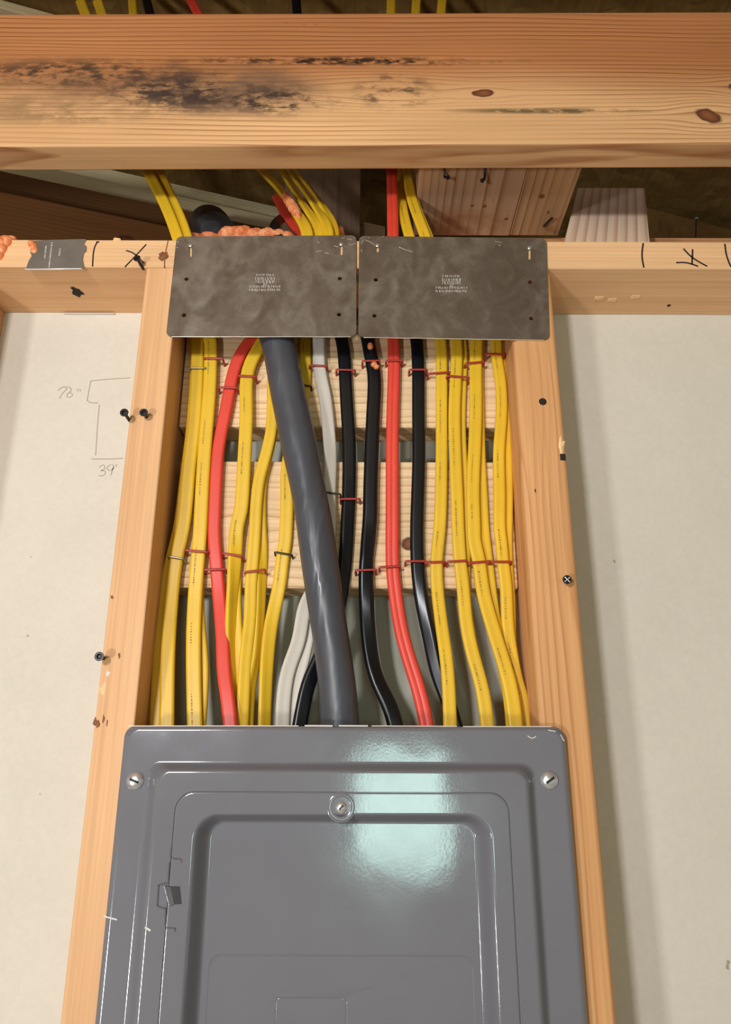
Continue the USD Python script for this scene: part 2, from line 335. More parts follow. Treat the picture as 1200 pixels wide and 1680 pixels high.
# beam
yb = .690
bt = [through(0, 236.5, 1200, 231.5, yb, -1.25), through(0, 236.5, 1200, 231.5, yb, 1.25), through(0, 25, 1200, 21, yb, 1.25), through(0, 25, 1200, 21, yb, -1.25)]
beam = obj('ceiling_beam', board_pts(bt, .0385, .003), K['beam'], label='wide horizontal timber beam with black mildew stains and knots across the top', cat='beam')
def blot(px, py, Y, rx, rz, mat, parent, name='chip', depth=.0012, bump=.25, seed=1, **kw):
    r = np.random.default_rng(seed); k = 14; a = np.linspace(0, 2*math.pi, k, endpoint=False)
    rr = 1+bump*(r.random(k)-.5)*2; c = P(px, py, Y)
    V = [c+np.array([0, -depth, 0])]+[c+np.array([rx*rr[i]*math.cos(a[i]), .0003, rz*rr[i]*math.sin(a[i])]) for i in range(k)]
    return obj(name, trimesh.Trimesh(V, [[0, 1+i, 1+(i+1) % k] for i in range(k)], process=False), mat, parent, **kw)
blot(278, 274, yb+.037, .003, .002, K['foam'], beam, 'foam_crumb', .003, seed=3)
for i, (x, y, w) in enumerate([(470, 38, .003), (499, 40, .004), (518, 40, .004)]): blot(x, y, yb, w, .0012, K['dark_wood'], beam, 'gouge', .0003, seed=i)
# top plate, notched behind the steel plates
tp = rbox((-1.25, F, HP0), (1.25, B, HP1), .0015)
tp = tp - mbox((P(277, 470, F)[0], F+.013, HP0-.01), (P(850, 470, F)[0], B-.012, HP1+.01)) - mbox((P(345, 470, F)[0], F-.01, HP0-.01), (P(545, 470, F)[0], F+.02, HP1+.01))
top = obj('top_plate', tp, K['top'], label='horizontal top plate with marker lines at both ends of the steel plates', cat='lumber')
obj('marker_line', strokes([[(160, 397), (156, 404), (152, 437)], [(158, 397), (163, 397)]], F, .0016), K['ink'], top)
obj('marker_cross', strokes([[(207, 411), (218, 415), (236, 432)], [(240, 401), (228, 414), (205, 438)]], F, .0016), K['ink'], top)
obj('marker_line', strokes([[(276, 395), (271, 420), (270, 440)]], F, .0012), K['dark_wood'], top)
obj('marker_line', strokes([[(1056, 399), (1054, 420), (1057, 439)]], F, .0018), K['ink'], top)
obj('marker_cross', strokes([[(1122, 408), (1136, 422), (1161, 437)], [(1137, 409), (1136, 434)], [(1110, 431), (1126, 431), (1146, 437)]], F, .0018), K['ink'], top)
obj('marker_line', strokes([[(1190, 400), (1193, 420), (1200, 438)]], F, .0018), K['ink'], top)
for i, (x, y) in enumerate([(983, 489), (1005, 492), (1043, 487)]):   # old nail dents under the plate
    c = PH(x, y, HP0-1.5); obj('dent', rbox(c+[-.005, -.003, -.0006], c+[.005, .003, .0008], .0005), K['gash'], top)
c = PH(127, 479, HP0-1.5)
obj('split_knot', trimesh.Trimesh([c+[0.006*math.cos(a)*(1+.4*math.sin(5*a)), .009*math.sin(a)*(1+.3*math.cos(3*a)), -.0004] for a in np.linspace(0, 6.28, 14, endpoint=False)]+[c+[0, 0, -.0008]], [[i, 14, (i+1) % 14] for i in range(14)], process=False), K['hole'], top)
c = PH(1098, 501, HP0-1.5); obj('nail_hole', orient(lathe([(0, .0004), (.0022, .0004), (.0022, 0), (0, 0)], 10), c, (0, 0, -1)), K['hole'], top)
blot(268, 420, F, .006, .007, K['dark_wood'], top, 'chip', .002, .25, 4)
blot(190, 392.5, F+.001, .004, .0025, K['gash'], top, 'splinter', .003, .6, 5)
# studs
def stud(name, xo, xi, mat, label, r=.002):
    m = rbox((xo, F, -0.0), (xi, B, HP0), r)
    for hx, hy in ((306, 458), (302, 517), (870.5, 463), (872, 522.5)):   # pockets added behind the plate holes so they fall into shade
        c = P(hx, hy, F); m = m - m3.Manifold.cylinder(.03, .0030, .0030, 12).rotate((90, 0, 0)).translate((float(c[0]), float(F+.025), float(c[2])))
    return obj(name, m, mat, label=label, cat='stud')
xlo, xli = P(232, 513, F)[0], P(254, 850, F)[0]
xro, xri = P(910, 513, F)[0], P(866, 900, F)[0]
sl = stud('wall_stud', xlo, xli, K['stud_l'], 'upright timber stud left of the cables with three black screws')
sr = stud('wall_stud', xri, xro, K['stud_r'], 'upright timber stud right of the cables with rounded inner edge and one screw', r=.006)
xx = P(8, 515, B)[0]
obj('wall_stud', rbox((xx-.038, F, 0), (xx, B, HP0), .002), K['stud_x'], label='upright timber stud mostly out of frame at far left edge', cat='stud')
obj('knot_hole', orient(lathe([(0, .0006), (.0035, .0003), (.0042, 0), (0, -.001)], 9), P(891, 659, F), (0, -1, 0)), K['hole'], sr)
c = P(924, 750, F); obj('nail_hole', rbox(c+[-.0028, -.0005, -.0035], c+[.0028, .001, .0035], .0004), K['hole'], sr)
blot(921, 734, F, .0035, .011, K['gash'], sr, 'splinter', .0012, .5, 8)
blot(879, 806, F, .001, .004, K['hole'], sr, 'crack', .0004, .5, 9); blot(861.5, 637, F+.002, .0011, .014, K['hole'], sr, 'crack', .002, .5, 10)
for i, (x, y, rx, rz, m) in enumerate([(170, 1130, .004, .010, 'gash'), (177, 1105, .003, .004, 'chip'), (161, 1188, .004, .006, 'dark_wood'), (170, 1180, .0018, .007, 'dark_wood'), (176, 1186, .0012, .005, 'dark_wood'), (196, 1075, .002, .005, 'dark_wood'), (184, 980, .0025, .003, 'dark_wood')]):
    blot(x, y, F, rx, rz, K[m], sl, 'gouge', .0004, .35, 20+i)
# backing boards
def backing(pl, pr, ytop, ybot, mat, label, name='backing_board'):
    a = P(pl, ybot, BF); b = P(pr, ybot, BF); t = P((pl+pr)/2, ytop, BF)
    return obj(name, rbox((max(a[0], xli+.001), BF, a[2]), (min(b[0], xri-.001), B, t[2]), .002), mat, label=label, cat='board')
b1 = backing(293, 848, 532, 700, K['back1'], 'upper pine backing board behind the cables, just below the steel plates')
b2 = backing(278, 866, 757, 964, K['back2'], 'lower pine backing board behind the cables with a dark knot')
# second plate behind
a = P(700, 388, .878); obj('rear_plate', rbox((a[0], .878, a[2]-.1), (1.25, .916, a[2]), .002), K['backplate'], label='thin edge of a rear plank just above the top plate at right', cat='lumber')

# lumber seen through the gap, running off at 18 degrees
ANG = math.radians(18)
def slanted(name, px, py, Y, length, lo, hi, thick, mat, label, start=0.0, ang=ANG, tilt=0):
    c = P(px, py, Y); x = UsdGeom.Xform.Define(stage, path_of(None, name))
    x.AddTranslateOp().Set(Gf.Vec3d(*map(float, c))); x.AddRotateZOp().Set(math.degrees(ang)); x.AddRotateYOp().Set(tilt)
    obj('timber', rbox((start, 0, lo), (length, thick, hi), .0015), mat, x.GetPrim())
    return tag(x.GetPrim(), label, 'board')
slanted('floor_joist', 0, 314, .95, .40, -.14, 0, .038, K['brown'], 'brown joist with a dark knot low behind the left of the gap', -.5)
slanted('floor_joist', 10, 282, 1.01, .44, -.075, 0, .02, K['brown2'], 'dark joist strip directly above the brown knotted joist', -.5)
slanted('ledger_board', 120, 283.5, 1.078, .38, -.07, 0, .018, K['pale'], 'lower pale board slanting above the dark joist', -.5)
slanted('ledger_board', 195, 281, 1.13, .42, -.07, 0, .018, K['pale'], 'upper pale board slanting above the other pale board', -.5)
slanted('ledger_board', 0, 2, .80, .40, -.012, .004, .02, K['pale'], 'pale board end above the big beam at top left', -.4)
slanted('ledger_board', 600, 364, 1.02, .034, -.09, 0, .018, K['pale'], 'short pale wood chunk behind the red cable', -.002)
slanted('far_joist', 1065, 341, 1.15, .8, -.12, 0, .038, K['osb'], 'ochre board behind the gap at far right', -.05)
a, b = P(468, 300, .93), P(592, 300, .93)
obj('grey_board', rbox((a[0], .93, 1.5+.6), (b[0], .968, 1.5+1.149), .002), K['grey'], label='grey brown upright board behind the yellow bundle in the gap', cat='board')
HD = .70
hb = thing('header_planks', 'weathered planks overhead with bent nails right of the red cable', 'planks')
y0, y1 = .735, HD/.806
def xat(px, py): return PH(px, py, HD)[0]
obj('plank', rbox((xat(688, 285), y0, 1.5+HD), (xat(850, 335), y1, 1.5+HD+.038), .0015), K['plank'], hb)
obj('plank', rbox((xat(850, 335)+.0004, y0, 1.5+HD+.0006), (xat(955, 278), y1, 1.5+HD+.038), .0015), K['plank2'], hb)
for i, pts in enumerate([[(729, 272), (729.5, 285), (730, 290), (735, 291)], [(797, 272), (796, 285), (795, 294), (792, 296)]]):
    q = [PH(*pts[0], HD+.002)]+[PH(x, y, HD-.004-.003*j) for j, (x, y) in enumerate(pts[1:])]
    n = obj('bent_nail', join([tube(q, .0016, 8, 14), orient(lathe([(0, 0), (.0028, 0), (.0028, .001), (0, .001)], 10), q[-1], q[-1]-q[-2])]), K['black_screw'], label=('left' if i == 0 else 'right')+' bent black nail under the overhead planks', cat='nail')
obj('bent_nail', tube([PH(893, 371, HD), PH(906, 358, HD-.008)], .0018, 8), K['black_screw'], label='slanted black nail near the right edge of the overhead planks', cat='nail')
for x, y, w in [(775, 337, .0022), (795, 338, .003), (889, 322, .0038), (831, 359, .0028), (900, 348, .002)]:
    c = PH(x, y, HD); obj('knot', orient(lathe([(0, .0004), (w*.6, .0004), (w, 0), (0, 0)], 10), c, (0, 0, -1)), K['dark_wood'], hb)
# leaning offcut
q = [P(928, 399, .775), P(1064, 399, .775), P(1056, 311, .92), P(950, 311, .92)]
base = (q[0]+q[1])/2; lean = math.atan2(.92-.775, q[2][2]-q[1][2])
xo = UsdGeom.Xform.Define(stage, path_of(None, 'wood_offcut')); xo.AddTranslateOp().Set(Gf.Vec3d(*map(float, base))); xo.AddRotateXOp().Set(-math.degrees(lean))
Rl = np.array([[1, 0, 0], [0, math.cos(lean), -math.sin(lean)], [0, math.sin(lean), math.cos(lean)]])
ql = [Rl@(p-base) for p in q]
slew = math.atan2((ql[2][0]+ql[3][0]-ql[0][0]-ql[1][0])/2, ql[2][2])
g = G(); v = g.map(g.coord(), rot=(0, -slew, 0))
wv = g.add('wave_texture', 'fac', {'wave_type': 'bands', 'bands_direction': 'x', 'profile': 'saw', 'scale': 26., 'distortion': 1.2, 'detail': 2., 'detail_scale': .5}, vector=g.map(v, scale=(1, .05, .03)))
c = g.ramp(wv, [(0, S(248, 226, 196)), (.5, S(242, 214, 184)), (.9, S(214, 168, 146)), (1, S(240, 212, 182))])
c = g.mix(1., c, g.ramp(g.noise(g.map(v, scale=(300, 3, 3)), 1., 3), [(.3, (.92,)*3), (.7, (1.05,)*3)]), 'multiply')
K['offcut'] = g.done('offcut_wood', c, .65)
obj('timber', hull(ql+[p+np.array([0, .03, 0]) for p in ql], .002), K['offcut'], xo.GetPrim())
tag(xo.GetPrim(), 'pale pink offcut of wood leaning behind the top plate at right', 'wood offcut')
nl = thing('upright_nail', 'thin nail standing up behind the top plate at right', 'nail')
a, b = P(1142, 392, .896), P(1143, 360, .896)
obj('shank', tube([a, b], .0011, 8), K['black_screw'], nl); obj('nail_head', orient(lathe([(0, 0), (.003, 0), (.003, .0012), (0, .002)], 12), b, b-a), K['zinc'], nl)

# ------------------------------------------------------------------ steel plates
import shapely.geometry as sg
def steel_plate(corners, slots, holes, text, label, scr, tilt=0.):
    t = thing('steel_plate', label, 'steel plate')
    Yp = F-.0022
    q = np.array([P(x, y, Yp) for x, y in corners])
    poly = sg.Polygon([(p[0], p[2]) for p in q]).buffer(-.006).buffer(.006, quad_segs=6)
    cut = [sg.Point(*P(x, y, Yp)[[0, 2]]).buffer(.0023, quad_segs=5) for x, y in holes]
    cut += [sg.LineString([P(x, y0, Yp)[[0, 2]], P(x, y1, Yp)[[0, 2]]]).buffer(.0015, quad_segs=3) for x, y0, y1 in slots]
    for c in cut: poly = poly.difference(c)
    def ext(pg, th): 
        m = trimesh.creation.extrude_polygon(pg, th); v = m.vertices.copy(); m.vertices = np.stack([v[:, 0], Yp+th-v[:, 2], v[:, 1]], 1); m.invert()
        if m.volume < 0: m.invert()
        return m
    obj('sheet', ext(poly, .0017), K['steel'], t)
    # highlight on the lower edge, painted as a bright strip
    a, b = q[3]+[.006, 0, 0], q[2]-[.006, 0, 0]
    obj('edge_highlight', rbox(np.array([a[0], Yp+.0001, min(a[2], b[2])-.0008]) if False else a+[0, .0001, -.0007], b+[0, .0016, .0003], .0002) if abs(a[2]-b[2]) < .0004 else hull([a+[0, .0004, -.0004], b+[0, .0004, -.0004], a+[0, .0014, -.0004], b+[0, .0014, -.0004], a+[0, .0006, .0002], b+[0, .0006, .0002]], .0003), K['steel_edge'], t)
    for x, y0, y1 in slots:
        obj('nail_head', orient(lathe([(0, -.001), (.0021, -.0008), (.0021, .0007), (.0012, .0012), (0, .0013)], 12), P(x, y0, Yp), (0, -1, 0)), K['zinc'], t)
    # stamped print, too small to read in the photograph: rows of short strokes
    r = np.random.default_rng(text); rows = []
    cx, cy = scr
    for dy, hw, hh, kind in [(-11, 14, 1.5, 0), (-5, 16, 2.2, 1), (0, 15, 2.2, 1), (8, 25, 1.5, 0), (13.5, 26, 1.6, 0)]:
        x = cx-hw
        while x < cx+hw:
            w = r.uniform(1.4, 2.6); sl = .5*kind
            kinds = r.integers(0, 4)
            y0, y1 = cy+dy-hh, cy+dy+hh
            if kinds == 0: rows.append([(x+sl, y0), (x, y1)])
            elif kinds == 1: rows += [[(x, y0), (x+w*.7, y0)], [(x+w*.35, y0), (x+w*.35, y1)]]
            elif kinds == 2: rows += [[(x, y0), (x, y1)], [(x, y1), (x+w*.7, y1)]]
            else: rows += [[(x, (y0+y1)/2), (x+w*.7, (y0+y1)/2)], [(x+w*.7, y0), (x+w*.7, y1)]]
            x += w+.6
    rows += [[(cx-2, cy+3), (cx-2, cy+6)], [(cx-2, cy+3), (cx+1, cy+3)], [(cx-2, cy+6), (cx+1, cy+6)], [(cx+2.5, cy+2), (cx+2.5, cy+7.5)]]
    obj('printed_text', strokes(rows, Yp, .00042, .0001), K['print'], t, label='tiny white stamped print', kind='stuff', smooth=False)
    return t, Yp
t1, Yp = steel_plate([(290, 388), (585, 386), (585, 551.5), (272.5, 551.5)], [(312.5, 403, 420), (560, 401, 417)], [(306, 458), (558, 457), (302, 517), (556.5, 516)], 3, 'mottled steel nail plate on the left, over the grey conduit', (435, 462))
t2, _ = steel_plate([(589.5, 387), (897, 391), (902, 557), (588, 552.5)], [(619.5, 403, 412), (869, 407, 424)], [(617, 459), (870.5, 463), (614.5, 518), (872, 522.5)], 5, 'mottled steel nail plate on the right, over the black and yellow cables', (741, 464))
def scuffs(t, lines): obj('scuff', strokes(lines, Yp, .0009, .0002), K['steel_edge'], t, label='bright scratched scuffs', kind='stuff')
scuffs(t1, [[(570, 392), (578, 393)], [(572, 400), (575, 401)], [(518, 413), (530, 411)], [(533, 414), (540, 416)], [(548, 403), (555, 405)], [(575, 403), (583, 399)], [(520, 396), (525, 399)], [(291, 396), (293, 398)], [(290, 405), (292, 407)], [(560, 391), (566, 390)]])
scuffs(t2, [[(600, 394), (608, 397), (615, 402)], [(592, 410), (595, 413)], [(604, 390), (607, 390)], [(627, 389), (630, 388)], [(655, 405), (664, 409)], [(664, 409), (677, 413)], [(812, 396), (824, 398)], [(818, 401), (822, 403)], [(593, 400), (597, 393)]])
# stud guard
sgd = thing('stud_guard', 'small jagged steel stud guard on the top plate at left', 'steel plate')
gp = [(51, 395), (82, 393.5), (141, 392), (137, 401), (141, 403), (141, 412), (137, 415), (135, 425), (138, 440), (42, 442), (47, 428), (52, 420), (49, 412), (53, 405)]
pg = sg.Polygon([P(x, y, F-.0015)[[0, 2]] for x, y in gp])
m = trimesh.creation.extrude_polygon(pg, .0014); v = m.vertices.copy(); m.vertices = np.stack([v[:, 0], F-.0001-v[:, 2], v[:, 1]], 1)
if m.volume < 0: m.invert()
obj('sheet', m, K['guard'], sgd)
a, b = P(42, 442, F-.0015), P(135, 441, F-.0015); obj('bent_lip', hull([a+[.001, -.001, 0], b+[0, -.001, 0], a+[.001, .001, 0], b+[0, .001, 0], a+[.001, -.003, -.002], b+[0, -.003, -.002]], .0006), K['steel_edge'], sgd)
rw = []
r = np.random.default_rng(2)
for X, ya, yb_ in [(73, 404, 424), (80, 398, 440), (97, 408, 420)]:
    y = ya
    while y < yb_: rw.append([(X+(yb_-y)*.12-1, y), (X+(yb_-y)*.12+1.4, y+r.uniform(-.3, .6))]); y += r.uniform(1.2, 2.4)
obj('printed_text', strokes(rw, F-.0015, .0006, .0001), K['print'], sgd, kind='stuff', smooth=False)

# ------------------------------------------------------------------ electrical panel
HB = .030                                             # box top above the camera height
pan = thing('breaker_panel', 'grey enamelled breaker panel between the two studs below the cables', 'electrical panel')
xa, xb = xli+.004, xri-.004
box = mbox((xa, F-.0002, .75), (xb, B-.001, 1.5+HB))
box = box - mbox((xa+.0015, F-.01, .76), (xb-.0015, B-.003, 1.5+HB-.0015))
obj('box', box, K['panel'], pan)
YC = .7045
def rect_px(L, R, T, yref=1550, Y=YC):
    return [P(L, yref, Y)[0], P(R, yref, Y)[0], P(560, T, Y)[2]]
ZB = .80
def loop(L, R, T, zb, rad, Y, k=8):
    pts = []
    for cx, cz, a0 in ((R-rad, T-rad, 0), (L+rad, T-rad, 90), (L+rad, zb+rad, 180), (R-rad, zb+rad, 270)):
        for j in range(k+1):
            a = math.radians(a0+90*j/k); pts.append((cx+rad*math.cos(a), Y, cz+rad*math.sin(a)))
    return np.array(pts)
def skin(loops, cap=True):
    k = len(loops[0]); V = np.concatenate(loops); Fc = []
    for i in range(len(loops)-1):
        for j in range(k):
            a, b = i*k+j, i*k+(j+1) % k; Fc += [[a, b, b+k], [a, b+k, a+k]]
    if cap:
        V = np.vstack([V, loops[-1].mean(0)]); o = (len(loops)-1)*k
        Fc += [[o+j, o+(j+1) % k, len(V)-1] for j in range(k)]
    m = trimesh.Trimesh(V, Fc, process=False)
    n = m.face_normals[:, 1].mean()
    if n > 0: m.invert()
    return m
def roundstep(A, Bv, n=4):                            # eased S-curve between two (L,R,T,zb,rad,Y) tuples
    out = []
    for i in range(n+1):
        t = i/n; s = t*t*(3-2*t); e = [a+(b-a)*t for a, b in zip(A[:5], Bv[:5])]; out.append(tuple(e)+(A[5]+(Bv[5]-A[5])*s,))
    return out
Lo, Ro, To = rect_px(166, 957.5, 1190.5)
o0 = (Lo, Ro, To, ZB, .010, F-.0006)
prof = [o0, (Lo, Ro, To, ZB, .010, YC+.006)]
for a in (20, 40, 60, 78, 90):
    s, c_ = math.sin(math.radians(a)), math.cos(math.radians(a)); prof.append((Lo+.006*(1-c_), Ro-.006*(1-c_), To-.004*(1-c_), ZB+.006*(1-c_), .010, YC+.006*(1-s)))
L1, R1, T1 = rect_px(216, 897, 1251); L2, R2, T2 = rect_px(240, 877, 1267, Y=YC-.006)
A_, B_ = (L1, R1, T1, ZB+.03, .012, YC), (L2, R2, T2, ZB+.042, .010, YC-.010)
L3, R3, T3 = rect_px(269, 848, 1299, Y=YC-.010)
def grow(p, d): return (p[0]-d, p[1]+d, p[2]+d, p[3]-d, p[4]+d*.5, p[5])
prof += [grow(prof[-1], -.0008), grow(A_, .0010)]+roundstep(A_, B_, 10)+[grow(B_, -.0010)]
D_ = (L3, R3, T3, ZB+.06, .016, YC-.010)
prof += [grow(D_, .0010), D_, (L3+.0003, R3-.0003, T3-.0003, ZB+.0603, .016, YC-.0092), (L3+.012, R3-.012, T3-.012, ZB+.07, .012, YC-.0092)]
obj('cover', skin([loop(*p) for p in prof], cap=False), K['panel'], pan, smooth=35)
dl = .0005
d0 = (L3+dl, R3-dl, T3-dl, ZB+.061, .0155, YC-.0094)
d1 = (L3+dl, R3-dl, T3-dl, ZB+.061, .0155, YC-.0100)
d2 = (L3+dl+.0006, R3-dl-.0006, T3-dl-.0006, ZB+.0616, .015, YC-.0104)
L4, R4, T4 = rect_px(304, 817, 1335, Y=YC-.010); L5, R5, T5 = rect_px(335, 787, 1350, Y=YC+.006)
e0 = (L4, R4, T4, ZB+.085, .020, YC-.0104); e1 = (L5, R5, T5, ZB+.10, .013, YC+.006)
L6, R6, T6 = rect_px(345, 776, 1567, Y=YC+.006)
dp = [d0, d1, d2, grow(d2, -.0010), grow(e0, .0010)]+roundstep(e0, e1, 12)+[grow(e1, -.0010)]
ins = .0007
dp += [grow((L6, R6, T6, ZB+.12, .009, YC+.006), .0008), (L6, R6, T6, ZB+.12, .009, YC+.006), (L6+ins, R6-ins, T6-ins, ZB+.1207, .009, YC+.0064), grow((L6+ins, R6-ins, T6-ins, ZB+.1207, .009, YC+.0064), -.0008)]
L7, R7, T7 = P(451, 1650, YC+.006)[0], P(570, 1650, YC+.006)[0], P(510, 1636, YC+.006)[2]
dp += [(L7, R7, T7, T7-.05, .003, YC+.0064), (L7+.0007, R7-.0007, T7-.0007, T7-.0493, .003, YC+.0070), (L7+.0014, R7-.0014, T7-.0014, T7-.0486, .003, YC+.0064)]
obj('door', skin([loop(*p) for p in dp]), K['panel'], pan, smooth=35)
YD = YC-.0104
def seam(lines, w=.0011): return strokes(lines, YD, w, .0002)
obj('latch_seam', seam([[(281, 1390), (280, 1407)], [(280, 1407), (288, 1409)], [(288, 1409), (298, 1411), (297, 1415)], [(278, 1414), (276, 1445)], [(276, 1448), (260, 1452)], [(260, 1452), (258, 1486)], [(258, 1486), (264, 1489), (272, 1490)], [(272, 1490), (271, 1520)], [(271, 1522), (288, 1523)], [(288, 1523), (287, 1529)]]), K['seam'], pan)
lt = [P(x, y, YD) for x, y in ((272, 1454), (295, 1454), (298, 1483), (281, 1484))]
obj('latch_recess', trimesh.Trimesh([p+[0, -.0004, 0] for p in lt]+[p+[0, .0004, 0] for p in lt], [[0, 1, 2], [0, 2, 3], [0, 4, 5], [0, 5, 1], [1, 5, 6], [1, 6, 2], [2, 6, 7], [2, 7, 3], [3, 7, 4], [3, 4, 0]], process=False), K['slot'], pan, smooth=False)
l2 = [P(x, y, YD) for x, y in ((271, 1454), (277, 1456), (284, 1484), (279, 1484))]
obj('latch', hull([l2[0]+[0, -.002, 0], l2[3]+[0, -.002, 0], l2[1]+[.001, 0, 0], l2[2]+[.0005, 0, 0], l2[0], l2[3]], .0007), K['panel'], pan)
def pan_screw(px, py, Y, r, ang, mat='zinc'):
    s = obj('cover_screw', orient(lathe([(0, -.001), (r, -.001), (r, .0006), (r*.93, r*.22), (r*.72, r*.40), (r*.4, r*.5), (0, r*.53)], 28), P(px, py, Y)), K[mat], pan, label='domed slotted zinc screw')
    c = P(px, py, Y)+[0, -r*.53, 0]; d = np.array([math.cos(ang), 0, math.sin(ang)])*r*.8; n = np.array([-math.sin(ang), 0, math.cos(ang)])*r*.1
    sl_ = hull([c+d*.9+n+[0, .0016, 0], c+d*.9-n+[0, .0016, 0], c-d*.9+n+[0, .0016, 0], c-d*.9-n+[0, .0016, 0], c+d*.45+n+[0, -.00005, 0], c-d*.45+n+[0, -.00005, 0], c+d*.45-n+[0, -.00005, 0], c-d*.45-n+[0, -.00005, 0]], .0002)
    obj('slot', sl_, K['slot'], s)
pan_screw(222, 1281, YC, .0076, -.35); pan_screw(902, 1280, YC, .0076, .6)
dm = orient(lathe([(.0125, -.0003), (.0114, .0001), (.0098, .0004), (.0082, .0001), (.0076, -.0003)], 32), P(560, 1324, YD)); obj('screw_dimple', dm, K['panel'], pan)
pan_screw(560, 1325, YD, .0048, .8)
# pale line along the upper edge, small flecks and scratches
obj('pale_mark', join([strokes([[(x0, y), (x1, y+d)]], YC+.0022, w, .0003) for x0, x1, y, d, w in [(500, 546, 1190.7, .3, .0013), (556, 604, 1190.8, .2, .0012), (610, 750, 1191, .6, .0008), (210, 300, 1191, 0, .0008), (300, 490, 1190.8, 0, .0008), (760, 905, 1192, 0, .0008)]]+
    [strokes([ln], YC, .0008, .0002) for ln in [[(866, 1207), (873, 1211), (880, 1208)], [(900, 1198), (912, 1200)], [(716, 1237), (718, 1240)], [(372, 1256), (375, 1258)], [(920, 1205), (926, 1216)]]]), K['chip'], pan, label='pale thin lines and flecks along the upper edge', kind='stuff')
obj('scratch', join([strokes([[(170, 1503), (192, 1509)]], YC, .0012), strokes([[(238, 1521), (247, 1527)]], YC-.0102, .0016)]), K['chip'], pan, kind='stuff')
# conduit locknut and lug on the box top
ln = thing('conduit_connector', 'metal connector at the foot of the grey conduit on the panel', 'connector')
c0 = P(557, 1187, .742); zt = 1.5+HB
for px0, px1, hgt in [(506, 531, .012), (548, 566, .013), (582, 625, .0145)]:
    a, b = P(px0, 1187, .722), P(px1, 1187, .722)
    obj('lug', rbox((a[0], .718, zt), (b[0], .726, zt+hgt), .002), K['zinc'], ln)
# ------------------------------------------------------------------ cables
def stad(w, t, groove=1, k=7):
    """flat oval jacket outline with a slight dip between its conductors"""
    r = t/2; pts = []
    for s in (1, -1):
        for j in range(k+1):
            a = math.radians(-90+180*j/k); pts.append((s*(w/2-r)+s*r*math.cos(a), s*r*math.sin(a)))
        if groove and w > t*1.6:
            m = (w/2-r)
            for f in ((.45, 0, -.45) if True else ()):
                pts.append((s*m*f, s*r*(.86 if f == 0 else 1.0)))
    return np.array(pts)
def cable(name, color, pts, wpx, label, depth=.0045, twist=None, t=.0052, group=None, printed=False, n=70, groove=1, fwd=.010):
    """pts: (px, py[, Y]) from top to bottom; width is given in pixels at the boards"""
    q = []
    for p in pts:
        if len(p) == 3: Y = p[2]
        else: Y = BF-depth if p[1] < 980 else BF-depth-fwd*min(1, (p[1]-980)/200)
        q.append(P(p[0], p[1], Y))
    q = np.array(q)
    q[-1, 2] = min(q[-1, 2], zt)+0.0
    c, s = spline(q, n)
    w = wpx*1.10/1560.
    tw = None
    if twist: tw = np.interp(s, [a for a, _ in twist], [math.radians(b) for _, b in twist])
    tname = 'cable'
    prof = stad(w, min(t, w), groove)
    if printed:
        root = thing(name, label, 'cable', group)
        obj('jacket', sweep(c, prof, twist=tw), K[color], root)
        r = np.random.default_rng(int(pts[0][0])); d = []
        T = np.gradient(c, axis=0); L = np.r_[0, np.cumsum(np.linalg.norm(np.diff(c, axis=0), axis=1))]
        u = .02
        while u < L[-1]-.03:
            run = r.uniform(.012, .05); e = u+run
            while u < e:
                p = np.array([np.interp(u, L, c[:, i]) for i in range(3)]); tt = np.array([np.interp(u, L, T[:, i]) for i in range(3)]); tt /= np.linalg.norm(tt)
                a = 0 if tw is None else np.interp(u, L, tw)
                if abs(a) < .3:
                    Wd = np.cross(tt, [0, -1, 0]); Wd /= np.linalg.norm(Wd); N = np.cross(Wd, tt)
                    N, Wd = N*math.cos(a)-Wd*math.sin(a), Wd*math.cos(a)+N*math.sin(a)
                    p = p+N*(min(t, w)/2*1.03)+Wd*w*.14; hl, hw = r.uniform(.0004, .0011), r.uniform(.0003, .0008)
                    d.append(([p+tt*hl+Wd*hw, p+tt*hl-Wd*hw, p-tt*hl-Wd*hw, p-tt*hl+Wd*hw]))
                u += r.uniform(.0022, .0032)
            u += r.uniform(.02, .06)
        if d:
            V = np.concatenate(d); Fq = [[4*i+j for j in (0, 1, 2, 3)] for i in range(len(d))]
            obj('printed_text', (V, Fq), K['print_dark'], root, kind='stuff', smooth=False)
        return root
    return obj(name, sweep(c, prof, twist=tw), K[color], label=label, cat='cable', group=group)
U = .765                                              # depth where cables pass the notch in the top plate
GY = 'yellow_cable'
cable(GY, 'yellow', [(132, 2, .80), (240, 275, .80), (268, 330, .785), (291, 388, U), (312, 470, .757), (321, 553), (322, 604), (316, 700), (309, 757), (302, 813), (294, 870), (283, 915), (273, 969), (266, 1030), (261, 1105), (259, 1192)], 20, 'yellow cable furthest left, curving outward beside the left stud', depth=.0028)
cable(GY, 'yellow', [(160, 2, .806), (258, 275, .806), (283, 330, .79), (306, 388, U+.004), (320, 470, .754), (324, 553), (324, 604), (319, 700), (312, 757), (307, 813), (300, 870), (290, 915), (283, 969), (277, 1048), (275, 1105), (276, 1192)], 20, 'second yellow cable from the left stud, stacked on the furthest left one', depth=.0082, fwd=.014)
cable(GY, 'yellow', [(338, 540), (344, 553), (346, 588), (344, 643), (337, 728), (331.5, 813), (328.7, 870), (325.8, 907), (321, 969), (318, 1034), (318, 1105), (323, 1192)], 21, 'yellow cable with printed jacket, left of the left red cable', depth=.0082, printed=True)
cable(GY, 'yellow', [(338, 540), (344, 553), (347, 588), (345, 643), (338, 728), (332, 813), (329, 870), (326, 907), (324, 969), (327, 1034), (331, 1080), (331, 1130), (326, 1192)], 19, 'yellow cable mostly hidden behind the printed one near the left red cable', depth=.0028)
